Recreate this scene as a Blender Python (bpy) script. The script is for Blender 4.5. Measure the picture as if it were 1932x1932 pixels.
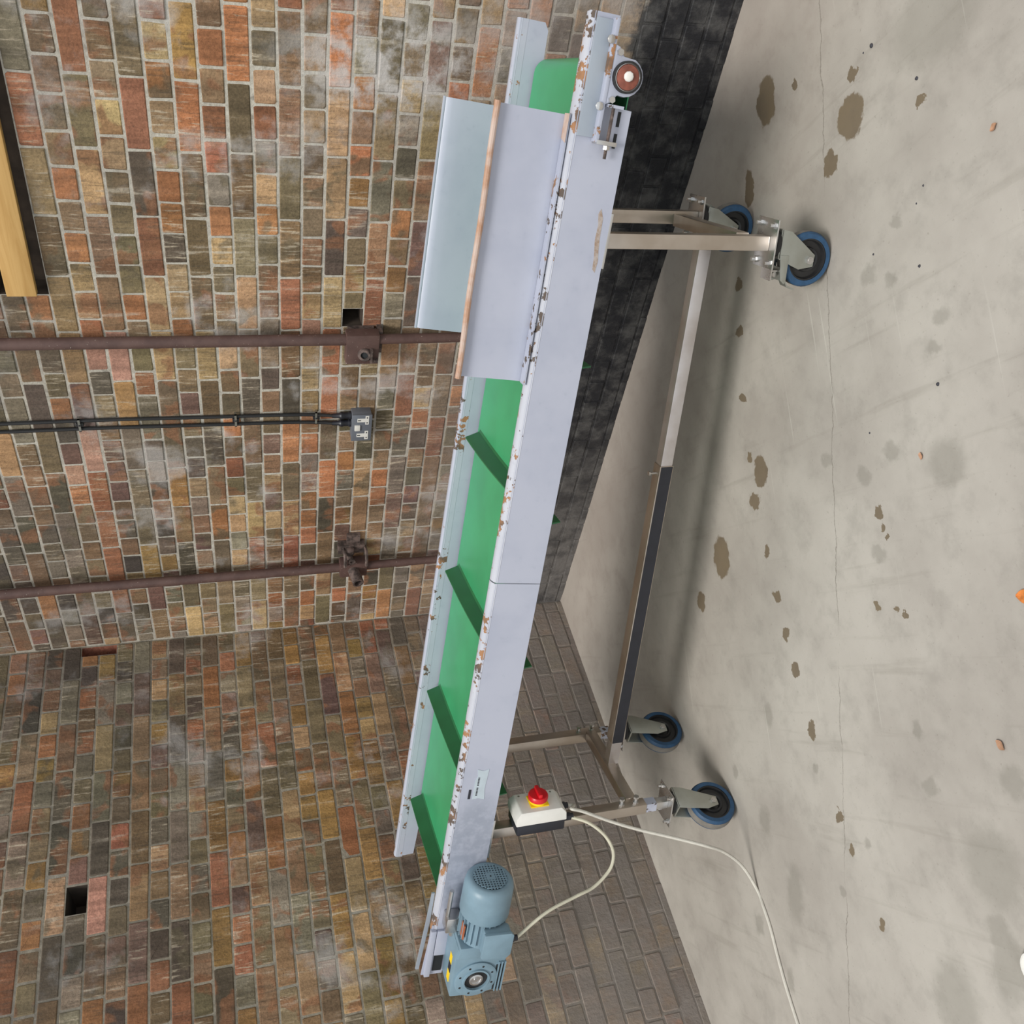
import bpy, bmesh, math, random
from mathutils import Vector, Matrix
from math import sin, cos, pi, radians, atan, sqrt

sc = bpy.context.scene
for o in list(bpy.data.objects): bpy.data.objects.remove(o, do_unlink=True)
col = sc.collection
random.seed(7)

# ------------------------------------------------------------------ camera
# room corner on the floor = origin, right wall = plane x 0, left wall = plane y 0, z up.
# The photograph was taken with the phone turned on its side (image left = up).
FPX = 1813.0
def vec(*a): return Vector(a)
vY = vec(-1814, -411, FPX).normalized()
_v2 = vec(1964, -666, FPX)
vX = (_v2 - vY * _v2.dot(vY)).normalized()
vZ = vX.cross(vY)
def cam2w(q): return vec(vX.dot(q), vY.dot(q), vZ.dot(q))          # (right, down, forward) -> world
def ray(px, py): return cam2w(vec(1932 - py - 966, px - 966, FPX))
CAM_H = 1.67
_c = ray(1057, 1134)
CAM = -_c * (CAM_H / -_c.z)
cd = bpy.data.cameras.new('camera'); cam = bpy.data.objects.new('camera', cd); col.objects.link(cam)
ax, ay, az = cam2w(vec(0, 1, 0)), cam2w(vec(1, 0, 0)), -cam2w(vec(0, 0, 1))
cam.matrix_world = Matrix(((ax.x, ay.x, az.x, CAM.x), (ax.y, ay.y, az.y, CAM.y), (ax.z, ay.z, az.z, CAM.z), (0, 0, 0, 1)))
cd.sensor_width = 36; cd.sensor_fit = 'HORIZONTAL'; cd.lens = 36 * FPX / 1932
cd.clip_start = 0.05; cd.clip_end = 100
sc.camera = cam

# ------------------------------------------------------------------ light
HEAD = radians(112.0)                                              # heading of the conveyor
A = vec(cos(HEAD), sin(HEAD), 0); B = vec(A.y, -A.x, 0)
w = bpy.data.worlds.new('world'); sc.world = w; w.use_nodes = True
bg = w.node_tree.nodes['Background']; bg.inputs[0].default_value = (0.93, 0.97, 1.0, 1); bg.inputs[1].default_value = 0.86
sun = bpy.data.lights.new('daylight', 'SUN'); so = bpy.data.objects.new('daylight', sun); col.objects.link(so)
sun.energy = 2.45; sun.angle = radians(19); sun.color = (1.0, 0.965, 0.91)
sdir = (B * cos(radians(57)) + vec(0, 0, -1) * sin(radians(57)) + A * 0.02).normalized()
so.rotation_euler = sdir.to_track_quat('-Z', 'Y').to_euler(); so.location = (-3, -3, 4)
vs = sc.view_settings
vs.view_transform = 'Standard'; vs.look = 'None'; vs.gamma = 1; vs.use_curve_mapping = False; vs.exposure = 0.0

# ------------------------------------------------------------------ pixel helpers
def on_floor(px, py, z=0.0):
    r = ray(px, py); return CAM + r * ((z - CAM.z) / r.z)
def on_right(px, py, x=0.0):
    r = ray(px, py); return CAM + r * ((x - CAM.x) / r.x)
def to_px(p):
    q = p - CAM; f = cam2w(vec(0, 0, 1)).dot(q)
    return (cam2w(vec(0, 1, 0)).dot(q) / f * FPX + 966, 966 - cam2w(vec(1, 0, 0)).dot(q) / f * FPX, f)

# ------------------------------------------------------------------ node helpers
def srgb(r, g, b):
    f = lambda c: (c / 255 / 12.92) if c <= 10.3 else ((c / 255 + .055) / 1.055) ** 2.4
    return (f(r), f(g), f(b), 1.0)
class NT:
    def __init__(self, name):
        self.m = bpy.data.materials.new(name); self.m.use_nodes = True
        self.t = self.m.node_tree; self.b = self.t.nodes['Principled BSDF']
    def n(self, ty, props=None, **inp):
        nd = self.t.nodes.new(ty)
        for k, v in (props or {}).items(): setattr(nd, k, v)
        for k, v in inp.items():
            key = int(k[1:]) if k[0] == '_' and k[1:].isdigit() else k
            self.set(nd.inputs[key], v)
        return nd
    def set(self, sock, v):
        if isinstance(v, bpy.types.NodeSocket): self.t.links.new(v, sock)
        else: sock.default_value = v
    def math(self, op, a, b=0.0, c=0.0, clamp=False):
        nd = self.n('ShaderNodeMath', {'operation': op, 'use_clamp': clamp}); self.set(nd.inputs[0], a); self.set(nd.inputs[1], b); self.set(nd.inputs[2], c)
        return nd.outputs[0]
    def vmath(self, op, a, b=(0, 0, 0)):
        nd = self.n('ShaderNodeVectorMath', {'operation': op}); self.set(nd.inputs[0], a); self.set(nd.inputs[1], b)
        return nd.outputs['Value'] if op in ('LENGTH', 'DOT_PRODUCT') else nd.outputs[0]
    def noise(self, v, scale, detail=3.0, rough=0.55, dist=0.0):
        nd = self.n('ShaderNodeTexNoise', Vector=v, Scale=scale, Detail=detail, Roughness=rough, Distortion=dist); return nd.outputs[0]
    def ss(self, v, a, b, to0=0.0, to1=1.0):
        nd = self.n('ShaderNodeMapRange', {'interpolation_type': 'SMOOTHSTEP'}); self.set(nd.inputs[0], v)
        for i, x in enumerate((a, b, to0, to1)): self.set(nd.inputs[i + 1], x)
        return nd.outputs[0]
    def mix(self, f, a, b, mode='MIX'):
        nd = self.n('ShaderNodeMix', {'data_type': 'RGBA', 'blend_type': mode}); self.set(nd.inputs[0], f); self.set(nd.inputs[6], a); self.set(nd.inputs[7], b)
        return nd.outputs[2]
    def pos(self): return self.n('ShaderNodeNewGeometry').outputs['Position']
    def obj(self): return self.n('ShaderNodeTexCoord').outputs['Object']
    def sep(self, v): return self.n('ShaderNodeSeparateXYZ', Vector=v).outputs
    def bump(self, h, strength, dist):
        nd = self.n('ShaderNodeBump', Height=h, Strength=strength, Distance=dist); self.t.links.new(nd.outputs[0], self.b.inputs['Normal'])
    def out(self, color=None, rough=None, metal=None, spec=None):
        for k, v in (('Base Color', color), ('Roughness', rough), ('Metallic', metal), ('Specular IOR Level', spec)):
            if v is not None: self.set(self.b.inputs[k], v)
        return self.m
def simple(name, c, rough=0.5, metal=0.0, var=0.12, scale=30.0, spec=0.5, bump=0.0):
    t = NT(name); p = t.obj(); n = t.noise(p, scale, 4)
    k = t.ss(n, 0.25, 0.75, 1 - var, 1 + var)
    cc = t.mix(1.0, c, t.n('ShaderNodeCombineColor', Red=k, Green=k, Blue=k).outputs[0], 'MULTIPLY')
    if bump: t.bump(n, bump, 0.002)
    return t.out(cc, t.math('ADD', rough - 0.05, t.math('MULTIPLY', n, 0.1)), metal, spec)

# ------------------------------------------------------------------ wall materials
def weather(t, c, p, right, rough=0.9):
    s = t.sep(p); y, z = s[1], s[2]
    nb = t.noise(p, 2.2, 4, 0.6); nm = t.noise(p, 11.0, 5, 0.65)
    # white salt bloom in patches
    pm = t.ss(t.math('ADD', nb, t.math('MULTIPLY', nm, 0.35)), 0.72, 0.86)
    if right:
        dv = t.vmath('MULTIPLY', t.vmath('SUBTRACT', p, (0, -2.74, 1.10)), (1, 3.6, 2.0))
        loc = t.ss(t.vmath('LENGTH', dv), 0.95, 0.25)
        pm = t.math('MAXIMUM', t.math('MULTIPLY', pm, 0.6), t.math('MULTIPLY', loc, t.ss(nm, 0.40, 0.62)))
    else:
        pm = t.math('MULTIPLY', pm, 0.55)
    c = t.mix(t.math('MULTIPLY', pm, 0.82), c, (0.56, 0.53, 0.51, 1))
    # grey dust low down, patchy darkening towards the top
    dust = t.math('MULTIPLY', t.ss(z, 1.15, 0.30), t.ss(nm, 0.25, 0.65, 0.66, 1.0))
    c = t.mix(t.math('MULTIPLY', dust, 0.74 if right else 0.92), c, (0.255, 0.226, 0.206, 1))
    dark_top = t.math('MULTIPLY', t.ss(z, 1.55, 2.5), t.ss(nb, 0.35, 0.6))
    c = t.mix(t.math('MULTIPLY', dark_top, 0.40), c, (0.085, 0.070, 0.058, 1))
    ro = rough
    if right:
        edge = t.math('ADD', 0.335, t.math('MULTIPLY', t.math('SUBTRACT', nm, 0.5), 0.22))
        tar = t.ss(t.math('SUBTRACT', z, edge), 0.03, -0.03)
        worn = t.math('MULTIPLY', t.ss(y, -1.45, -0.25), t.ss(nm, 0.30, 0.60, 0.35, 0.95))
        tc = t.mix(worn, t.mix(t.ss(nm, 0.42, 0.72), (0.022, 0.022, 0.025, 1), (0.095, 0.092, 0.090, 1)), (0.165, 0.155, 0.148, 1))
        c = t.mix(tar, c, tc)
        ro = t.math('SUBTRACT', rough, t.math('MULTIPLY', tar, 0.38))
    return c, ro
def brick_mat(name, right, attr):
    t = NT(name); p = t.pos()
    if attr:
        nd = t.n('ShaderNodeAttribute', {'attribute_name': 'bcol'}); c, rnd = nd.outputs['Color'], nd.outputs['Alpha']
    else:
        nd = t.n('ShaderNodeObjectInfo'); c, rnd = nd.outputs['Color'], nd.outputs['Alpha']
    # two-tone firing marks
    n1 = t.noise(p, 11, 2, 0.5, 0.4)
    c2 = t.mix(t.math('GREATER_THAN', rnd, 0.58), (0.135, 0.108, 0.070, 1), (0.245, 0.115, 0.062, 1))
    c = t.mix(t.math('MULTIPLY', t.math('MULTIPLY', t.ss(n1, 0.50, 0.60), t.math('GREATER_THAN', rnd, 0.38)), 0.72), c, c2)
    # vertical drag marks on some bricks
    st = t.noise(t.vmath('MULTIPLY', p, (95, 95, 11)), 1.0, 3, 0.6)
    sf = t.math('MULTIPLY', t.ss(st, 0.55, 0.68), t.math('GREATER_THAN', t.math('FRACT', t.math('MULTIPLY', rnd, 7.3)), 0.58))
    c = t.mix(t.math('MULTIPLY', sf, 0.62), c, (0.50, 0.42, 0.32, 1))
    sd = t.math('MULTIPLY', t.ss(st, 0.46, 0.36), t.math('GREATER_THAN', t.math('FRACT', t.math('MULTIPLY', rnd, 5.1)), 0.5))
    c = t.mix(t.math('MULTIPLY', sd, 0.38), c, (0.075, 0.062, 0.048, 1))
    band = t.noise(t.vmath('MULTIPLY', p, (15, 15, 2.2)), 1.0, 4, 0.6)
    kb = t.ss(band, 0.30, 0.70, 0.72, 1.40)
    c = t.mix(1.0, c, t.n('ShaderNodeCombineColor', Red=kb, Green=kb, Blue=t.math('MULTIPLY', kb, 0.98)).outputs[0], 'MULTIPLY')
    c = t.mix(t.math('MULTIPLY', t.math('MULTIPLY', t.ss(band, 0.56, 0.66), t.ss(st, 0.44, 0.60)), 0.55), c, (0.47, 0.41, 0.33, 1))
    nf = t.noise(p, 120, 4, 0.7)
    k = t.ss(nf, 0.25, 0.75, 0.78, 1.28)
    c = t.mix(1.0, c, t.n('ShaderNodeCombineColor', Red=k, Green=k, Blue=k).outputs[0], 'MULTIPLY')
    pits = t.ss(t.noise(p, 210, 2, 0.5), 0.66, 0.74)
    c = t.mix(t.math('MULTIPLY', pits, 0.6), c, (0.04, 0.032, 0.026, 1))
    c, ro = weather(t, c, p, right)
    t.bump(t.math('ADD', t.noise(p, 60, 5, 0.65), t.math('MULTIPLY', st, 0.5)), 0.55, 0.006)
    return t.out(c, ro, 0, 0.25)
def mortar_mat(name, right):
    t = NT(name); p = t.pos()
    n = t.noise(p, 45, 5, 0.7); nl = t.noise(p, 3, 3)
    c = t.mix(t.ss(n, 0.3, 0.7), *(((0.42, 0.38, 0.32, 1), (0.60, 0.56, 0.485, 1)) if right else ((0.25, 0.215, 0.165, 1), (0.40, 0.355, 0.285, 1))))
    c = t.mix(t.math('MULTIPLY', t.ss(t.noise(p, 24, 3), 0.60, 0.70), 0.45), c, (0.14, 0.12, 0.10, 1))
    c = t.mix(t.math('MULTIPLY', t.ss(nl, 0.4, 0.65), 0.3), c, (0.33, 0.32, 0.30, 1))
    c, ro = weather(t, c, p, right, 0.95)
    t.bump(n, 0.7, 0.006)
    return t.out(c, ro, 0, 0.2)

# ------------------------------------------------------------------ floor material
BROWN = [  # (px, py, half length m along image y, half width m, angle offset)
 (1445, 192, .078, .030), (1413, 357, .065, .017), (1604, 222, .066, .031), (1567, 308, .040, .018), (1609, 138, .022, .010), (1500, 157, .014, .008),
 (1394, 540, .022, .012), (1396, 625, .022, .012), (1402, 750, .022, .012), (1435, 890, .055, .024), (1414, 864, .018, .010), (1424, 946, .030, .018),
 (1361, 1052, .085, .032), (1323, 1134, .038, .018), (1447, 1043, .022, .010), (1467, 1126, .022, .012), (1483, 1198, .024, .012), (1501, 1265, .026, .013),
 (1531, 1378, .036, .011), (1658, 965, .020, .010), (1665, 996, .012, .006), (1676, 1014, .008, .005), (1657, 1144, .013, .008), (1691, 1150, .010, .007), (1708, 1161, .010, .007),
 (1584, 1541, .022, .010), (1607, 1605, .020, .009), (1663, 1743, .017, .008), (1735, 187, .014, .008)]
GREY = [
 (1787, 872, .070, .042), (1680, 528, .022, .018), (1777, 597, .028, .020), (1760, 657, .024, .016), (1638, 520, .030, .022), (1658, 1045, .028, .022), (1450, 1350, .050, .017),
 (1388, 1455, .030, .012), (1731, 1378, .026, .012), (1756, 1483, .032, .016), (1913, 1478, .050, .024), (1442, 1548, .060, .022), (1500, 1690, .12, .030), (1433, 1745, .045, .018),
 (1872, 1640, .12, .060), (1885, 1760, .060, .026), (1492, 1850, .05, .014), (1806, 1890, .13, .050), (1636, 1590, .02, .012), (1590, 1682, .018, .010), (1560, 868, .025, .018),
 (1630, 900, .03, .02), (1690, 420, .02, .014), (1905, 1830, .10, .035), (1680, 850, .03, .02), (1540, 1450, .02, .01), (1760, 40, .12, .10)]
def floor_mat():
    t = NT('concrete'); p = t.pos(); s = t.sep(p)
    n1 = t.noise(p, 1.6, 5, 0.6); n2 = t.noise(p, 9, 5, 0.65); n3 = t.noise(p, 90, 3, 0.6)
    c = t.mix(t.ss(n1, 0.32, 0.68), (0.350, 0.320, 0.285, 1), (0.460, 0.430, 0.384, 1))
    c = t.mix(t.math('MULTIPLY', t.ss(n2, 0.46, 0.72), 0.34), c, (0.24, 0.222, 0.195, 1))
    c = t.mix(t.math('MULTIPLY', t.ss(n3, 0.62, 0.74), 0.30), c, (0.17, 0.15, 0.12, 1))
    # long sweeping scuff marks
    sv = t.vmath('MULTIPLY', t.n('ShaderNodeMapping', {'vector_type': 'POINT'}, Vector=p, Rotation=(0, 0, radians(-55))).outputs[0], (1.6, 22, 1))
    c = t.mix(t.math('MULTIPLY', t.ss(t.noise(sv, 1.0, 4, 0.6), 0.56, 0.74), 0.25), c, (0.21, 0.19, 0.155, 1))
    # rusty tint near the wall under the machine
    c = t.mix(t.math('MULTIPLY', t.ss(t.math('ADD', s[0], t.math('MULTIPLY', n2, 0.5)), -0.55, 0.25), 0.35), c, (0.33, 0.255, 0.215, 1))
    warp = t.vmath('ADD', p, t.vmath('MULTIPLY', t.vmath('SUBTRACT', t.n('ShaderNodeTexNoise', Vector=p, Scale=26.0, Detail=4.0, Roughness=0.6).outputs[1], (0.5, 0.5, 0.5)), (0.055, 0.055, 0)))
    def field(lst):
        f = None
        for (px, py, hl, hw) in lst:
            q = on_floor(px, py); e = (on_floor(px, py + 8) - q).normalized()
            # half length runs along the image's long way of the blot, measured on the floor
            mp = t.n('ShaderNodeMapping', {'vector_type': 'TEXTURE'}, Vector=warp, Location=(q.x, q.y, 0), Rotation=(0, 0, math.atan2(e.y, e.x)), Scale=(hl, hw * 1.9, 1))
            d = t.vmath('LENGTH', mp.outputs[0])
            f = d if f is None else t.math('MINIMUM', f, d)
        return f
    fb = field(BROWN); fg = field(GREY)
    c = t.mix(t.math('MULTIPLY', t.ss(fg, 1.08, 0.50), 0.36), c, (0.175, 0.165, 0.135, 1))
    stain = t.ss(fb, 1.0, 0.86)
    c = t.mix(t.math('MULTIPLY', stain, 0.84), c, t.mix(n2, (0.085, 0.060, 0.035, 1), (0.21, 0.155, 0.085, 1)))
    # hairline crack across the slab
    a, b = on_floor(1548, 60), on_floor(1590, 1500)
    d = (b - a).normalized(); nrm = vec(-d.y, d.x, 0)
    dist = t.math('ABSOLUTE', t.math('ADD', t.vmath('DOT_PRODUCT', t.vmath('SUBTRACT', p, tuple(a)), tuple(nrm)), t.math('MULTIPLY', t.math('SUBTRACT', t.noise(p, 7, 5, 0.65), 0.5), 0.055)))
    crack = t.math('MULTIPLY', t.ss(dist, 0.0024, 0.0008), t.ss(t.noise(p, 3.1, 2), 0.36, 0.5))
    c = t.mix(t.math('MULTIPLY', crack, 0.5), c, (0.10, 0.085, 0.065, 1))
    # pale straight scratches
    sv2 = t.vmath('MULTIPLY', t.n('ShaderNodeMapping', {'vector_type': 'POINT'}, Vector=p, Rotation=(0, 0, radians(35))).outputs[0], (1.2, 60, 1))
    c = t.mix(t.math('MULTIPLY', t.ss(t.noise(sv2, 1.0, 2, 0.5), 0.70, 0.76), 0.35), c, (0.60, 0.58, 0.52, 1))
    t.bump(t.math('ADD', n3, t.math('MULTIPLY', n2, 0.6)), 0.12, 0.003)
    ro = t.math('SUBTRACT', 0.74, t.math('MULTIPLY', stain, 0.25))
    return t.out(c, ro, 0, 0.35)

# ------------------------------------------------------------------ object materials
def paint_mat(name, chips=0.0, base=(0.43, 0.45, 0.535, 1), smudge=False):
    t = NT(name); p = t.obj()
    n = t.noise(p, 5, 4, 0.6); n2 = t.noise(p, 40, 4, 0.6)
    c = t.mix(t.ss(n, 0.35, 0.65), base, (base[0] * 0.90, base[1] * 0.91, base[2] * 0.93, 1))
    c = t.mix(t.math('MULTIPLY', t.ss(n2, 0.60, 0.75), 0.22), c, (base[0] * 0.7, base[1] * 0.72, base[2] * 0.76, 1))
    ro = 0.36
    if smudge:
        dv = t.vmath('MULTIPLY', t.vmath('SUBTRACT', p, (2.03, 0.04, 0.965)), (2.6, 0, 6.5)); f = t.math('MULTIPLY', t.ss(t.math('ADD', t.vmath('LENGTH', dv), t.math('MULTIPLY', n, 0.6)), 1.25, 0.85), t.ss(n2, 0.3, 0.6, 0.5, 1.0))
        c = t.mix(t.math('MULTIPLY', f, 0.5), c, (0.17, 0.20, 0.25, 1))
    if chips:
        ch = t.math('ADD', t.math('MULTIPLY', t.noise(p, 9, 3), 0.55), t.math('MULTIPLY', t.noise(p, 42, 5, 0.6), 0.62))
        m = t.ss(ch, 0.70 - chips, 0.72 - chips)
        rust = t.mix(t.ss(t.noise(p, 11, 3), 0.42, 0.6), (0.10, 0.075, 0.06, 1), (0.34, 0.17, 0.08, 1))
        c = t.mix(m, c, rust); ro = t.math('ADD', 0.24, t.math('MULTIPLY', m, 0.5))
        t.bump(t.math('SUBTRACT', 1.0, m), 0.6, 0.001)
    return t.out(c, ro, 0, 0.5)
def steel_mat(name, c=(0.56, 0.50, 0.44, 1), rough=0.34):
    t = NT(name); p = t.obj()
    st = t.noise(t.vmath('MULTIPLY', p, (60, 60, 3)), 1.0, 3); n = t.noise(p, 6, 4)
    cc = t.mix(t.ss(n, 0.35, 0.7), c, (c[0] * 0.78, c[1] * 0.74, c[2] * 0.70, 1))
    return t.out(cc, t.math('ADD', rough - 0.06, t.math('MULTIPLY', st, 0.14)), 0.92, 0.5)
def rust_mat(name, a, b, scale=22, rough=0.75):
    t = NT(name); p = t.obj(); n = t.noise(p, scale, 5, 0.65)
    c = t.mix(t.ss(n, 0.35, 0.65), a, b)
    c = t.mix(t.ss(t.noise(p, 160, 2), 0.70, 0.76), c, (0.45, 0.38, 0.33, 1))
    t.bump(n, 0.4, 0.003); return t.out(c, rough, 0.0, 0.4)
def wood_mat():
    t = NT('timber'); p = t.obj()
    v = t.vmath('MULTIPLY', p, (30, 2.2, 30)); n = t.noise(v, 1.0, 4, 0.6, 0.8)
    c = t.mix(t.ss(n, 0.3, 0.7), (0.50, 0.285, 0.095, 1), (0.64, 0.40, 0.155, 1))
    k = t.ss(t.noise(p, 7, 3), 0.68, 0.76)
    c = t.mix(t.math('MULTIPLY', k, 0.5), c, (0.30, 0.16, 0.06, 1)); return t.out(c, 0.6, 0, 0.3)
M = dict(
 paint=paint_mat('grey_paint', smudge=True), paint_chip=paint_mat('chipped_grey_paint', 0.06), paint_worn=paint_mat('worn_grey_paint', 0.085, (0.50, 0.51, 0.56, 1)), paint_blue=paint_mat('pale_blue_grey_paint', 0.0, (0.445, 0.475, 0.56, 1)),
 paint_blue_chip=paint_mat('pale_blue_grey_paint_chipped', 0.04, (0.47, 0.495, 0.575, 1)), bracket=paint_mat('bracket_grey_paint', 0.0, (0.33, 0.37, 0.42, 1)),
 hem=rust_mat('rusty_hem', (0.42, 0.23, 0.14, 1), (0.53, 0.41, 0.35, 1), 10), steel=steel_mat('stainless_steel'), zinc=steel_mat('zinc_plate', (0.50, 0.53, 0.50, 1), 0.42),
 steel_light=steel_mat('pale_steel', (0.74, 0.72, 0.74, 1), 0.42), bright=steel_mat('bright_steel', (0.66, 0.66, 0.66, 1), 0.28), belt=simple('green_belt', srgb(62, 155, 104), 0.34, 0, 0.10, 6), cleat=simple('dark_green_cleat', srgb(38, 104, 62), 0.45, 0, 0.10, 12),
 motor=simple('blue_grey_motor_paint', srgb(119, 144, 158), 0.42, 0, 0.10, 14, 0.5, 0.05), motor_dark=simple('dark_vent', (0.012, 0.014, 0.016, 1), 0.7), rubber=simple('black_rubber', (0.014, 0.014, 0.015, 1), 0.6),
 black=simple('black_plastic', (0.016, 0.017, 0.024, 1), 0.42), tyre=simple('blue_tyre', srgb(40, 74, 106), 0.55, 0, 0.18, 40), tread=simple('scuffed_grey_tread', srgb(118, 114, 108), 0.75, 0, 0.15, 40),
 hub=simple('black_hub', (0.018, 0.018, 0.019, 1), 0.4), white=simple('white_plastic', srgb(222, 220, 214), 0.4, 0, 0.03), yellow=simple('yellow_plastic', srgb(246, 206, 20), 0.45, 0, 0.04),
 red=simple('red_plastic', srgb(205, 22, 34), 0.35, 0, 0.05), cable=simple('grey_white_cable', srgb(196, 192, 182), 0.5, 0, 0.08, 60), cable_y=simple('yellowed_cable', srgb(198, 194, 174), 0.5, 0, 0.2, 9),
 label=simple('silver_label', srgb(186, 198, 206), 0.4, 0.2, 0.06), orange=simple('orange_brown_plate', srgb(170, 96, 60), 0.5, 0, 0.2, 60),
 pipe=rust_mat('oxide_pipe', (0.085, 0.048, 0.042, 1), (0.120, 0.070, 0.060, 1), 12, 0.6), iron=rust_mat('grimy_iron', (0.045, 0.034, 0.030, 1), (0.16, 0.115, 0.10, 1), 40, 0.7),
 socket=simple('grey_metal_box', srgb(112, 117, 126), 0.45, 0.2, 0.05), wood=wood_mat(), scrap=simple('leaf_scrap', srgb(176, 136, 108), 0.8, 0, 0.2, 60), leaf=simple('dead_leaf', srgb(200, 120, 56), 0.7, 0, 0.3, 60), stone=simple('dark_stone', srgb(60, 60, 66), 0.8),
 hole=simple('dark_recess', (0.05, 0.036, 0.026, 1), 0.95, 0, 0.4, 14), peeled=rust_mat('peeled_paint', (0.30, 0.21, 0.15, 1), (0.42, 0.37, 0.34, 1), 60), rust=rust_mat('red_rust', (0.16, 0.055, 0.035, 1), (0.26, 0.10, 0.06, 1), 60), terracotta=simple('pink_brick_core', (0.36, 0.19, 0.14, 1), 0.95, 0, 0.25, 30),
 oily=simple('brown_bearing_cap', srgb(128, 72, 58), 0.5, 0, 0.25, 60), grease=simple('white_grease', srgb(232, 228, 222), 0.4))

# ------------------------------------------------------------------ mesh helpers
class G:
    def __init__(self): self.v = []; self.f = []
    def add(self, v, f):
        k = len(self.v); self.v += [tuple(q) for q in v]; self.f += [tuple(i + k for i in q) for q in f]; return self
    def box(self, a, b):
        (x0, y0, z0), (x1, y1, z1) = a, b
        return self.add([(x, y, z) for x in (x0, x1) for y in (y0, y1) for z in (z0, z1)], [(0, 1, 3, 2), (4, 6, 7, 5), (0, 4, 5, 1), (2, 3, 7, 6), (0, 2, 6, 4), (1, 5, 7, 3)])
    def prism(self, poly, ax, lo, hi):
        def pt(p, h): q = list(p); q.insert(ax, h); return tuple(q)
        n = len(poly)
        return self.add([pt(p, lo) for p in poly] + [pt(p, hi) for p in poly], [tuple(range(n)), tuple(range(2 * n - 1, n - 1, -1))] + [(i, (i + 1) % n, (i + 1) % n + n, i + n) for i in range(n)])
    def lathe(self, o, d, prof, seg=24, cap=True):
        o = Vector(o); d = Vector(d).normalized(); u = d.orthogonal().normalized(); w_ = d.cross(u)
        v = []; f = []; m = len(prof)
        for (h, r) in prof:
            for k in range(seg):
                a = 2 * pi * k / seg; v.append(o + d * h + (u * cos(a) + w_ * sin(a)) * r)
        for i in range(m - 1):
            for k in range(seg): f.append((i * seg + k, i * seg + (k + 1) % seg, (i + 1) * seg + (k + 1) % seg, (i + 1) * seg + k))
        if cap: f += [tuple(range(seg - 1, -1, -1)), tuple(range((m - 1) * seg, m * seg))]
        return self.add(v, f)
    def cyl(self, a, b, r, seg=16, r2=None):
        a = Vector(a); b = Vector(b); return self.lathe(a, b - a, [(0, r), ((b - a).length, r if r2 is None else r2)], seg)
    def tube(self, pts, r, seg=8):
        P_ = [Vector(p) for p in pts]; v = []; f = []; n = len(P_); up = None
        for i, p in enumerate(P_):
            d = (P_[min(i + 1, n - 1)] - P_[max(i - 1, 0)]).normalized()
            up = d.orthogonal().normalized() if up is None else (up - d * up.dot(d)).normalized()
            s_ = d.cross(up)
            for k in range(seg): v.append(p + (up * cos(2 * pi * k / seg) + s_ * sin(2 * pi * k / seg)) * r)
        for i in range(n - 1):
            for k in range(seg): f.append((i * seg + k, i * seg + (k + 1) % seg, (i + 1) * seg + (k + 1) % seg, (i + 1) * seg + k))
        f += [tuple(range(seg - 1, -1, -1)), tuple(range((n - 1) * seg, n * seg))]
        return self.add(v, f)
    def build(self, name, mat, parent=None, tf=None, bevel=0.0, smooth=35, label=None, bseg=2):
        me = bpy.data.meshes.new(name); vv = [tuple(tf(*q)) for q in self.v] if tf else self.v
        bm = bmesh.new(); bv = [bm.verts.new(q) for q in vv]
        for f in self.f:
            try: bm.faces.new([bv[i] for i in f])
            except ValueError: pass
        bmesh.ops.recalc_face_normals(bm, faces=bm.faces)
        if bevel:
            es = [e for e in bm.edges if len(e.link_faces) == 2 and e.calc_face_angle(0) > radians(40)]
            bmesh.ops.bevel(bm, geom=es, offset=bevel, segments=bseg, profile=0.6, affect='EDGES', clamp_overlap=True)
        bm.to_mesh(me); bm.free()
        if smooth:
            for q in me.polygons: q.use_smooth = True
            me.set_sharp_from_angle(angle=radians(smooth))
        me.materials.append(M[mat] if isinstance(mat, str) else mat)
        o = bpy.data.objects.new(name, me); col.objects.link(o); o.parent = parent
        if label: o['label'] = label
        return o
def tag(o, label, cat=None, group=None, kind=None):
    if label: o['label'] = label
    if cat: o['category'] = cat
    if group: o['group'] = group
    if kind: o['kind'] = kind
    return o
def empty(name, loc, rz=0.0, parent=None):
    o = bpy.data.objects.new(name, None); o.empty_display_size = 0.1; col.objects.link(o); o.location = loc; o.rotation_euler = (0, 0, rz); o.parent = parent; return o
def spline(pts, n=10):
    P_ = [Vector(p) for p in pts]; P_ = [P_[0] * 2 - P_[1]] + P_ + [P_[-1] * 2 - P_[-2]]; out = []
    for i in range(1, len(P_) - 2):
        a, b, c, d = P_[i - 1:i + 3]
        for k in range(n):
            t = k / n; out.append(0.5 * ((2 * b) + (c - a) * t + (2 * a - 5 * b + 4 * c - d) * t * t + (3 * b - a - 3 * c + d) * t ** 3))
    return out + [P_[-2]]

# ------------------------------------------------------------------ floor
g = G(); g.box((-4.6, -5.2, -0.12), (0.02, 0.02, 0.0)); fl = g.build('floor', floor_mat(), smooth=0); tag(fl, 'pale stained concrete floor', None, None, 'structure')

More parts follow.
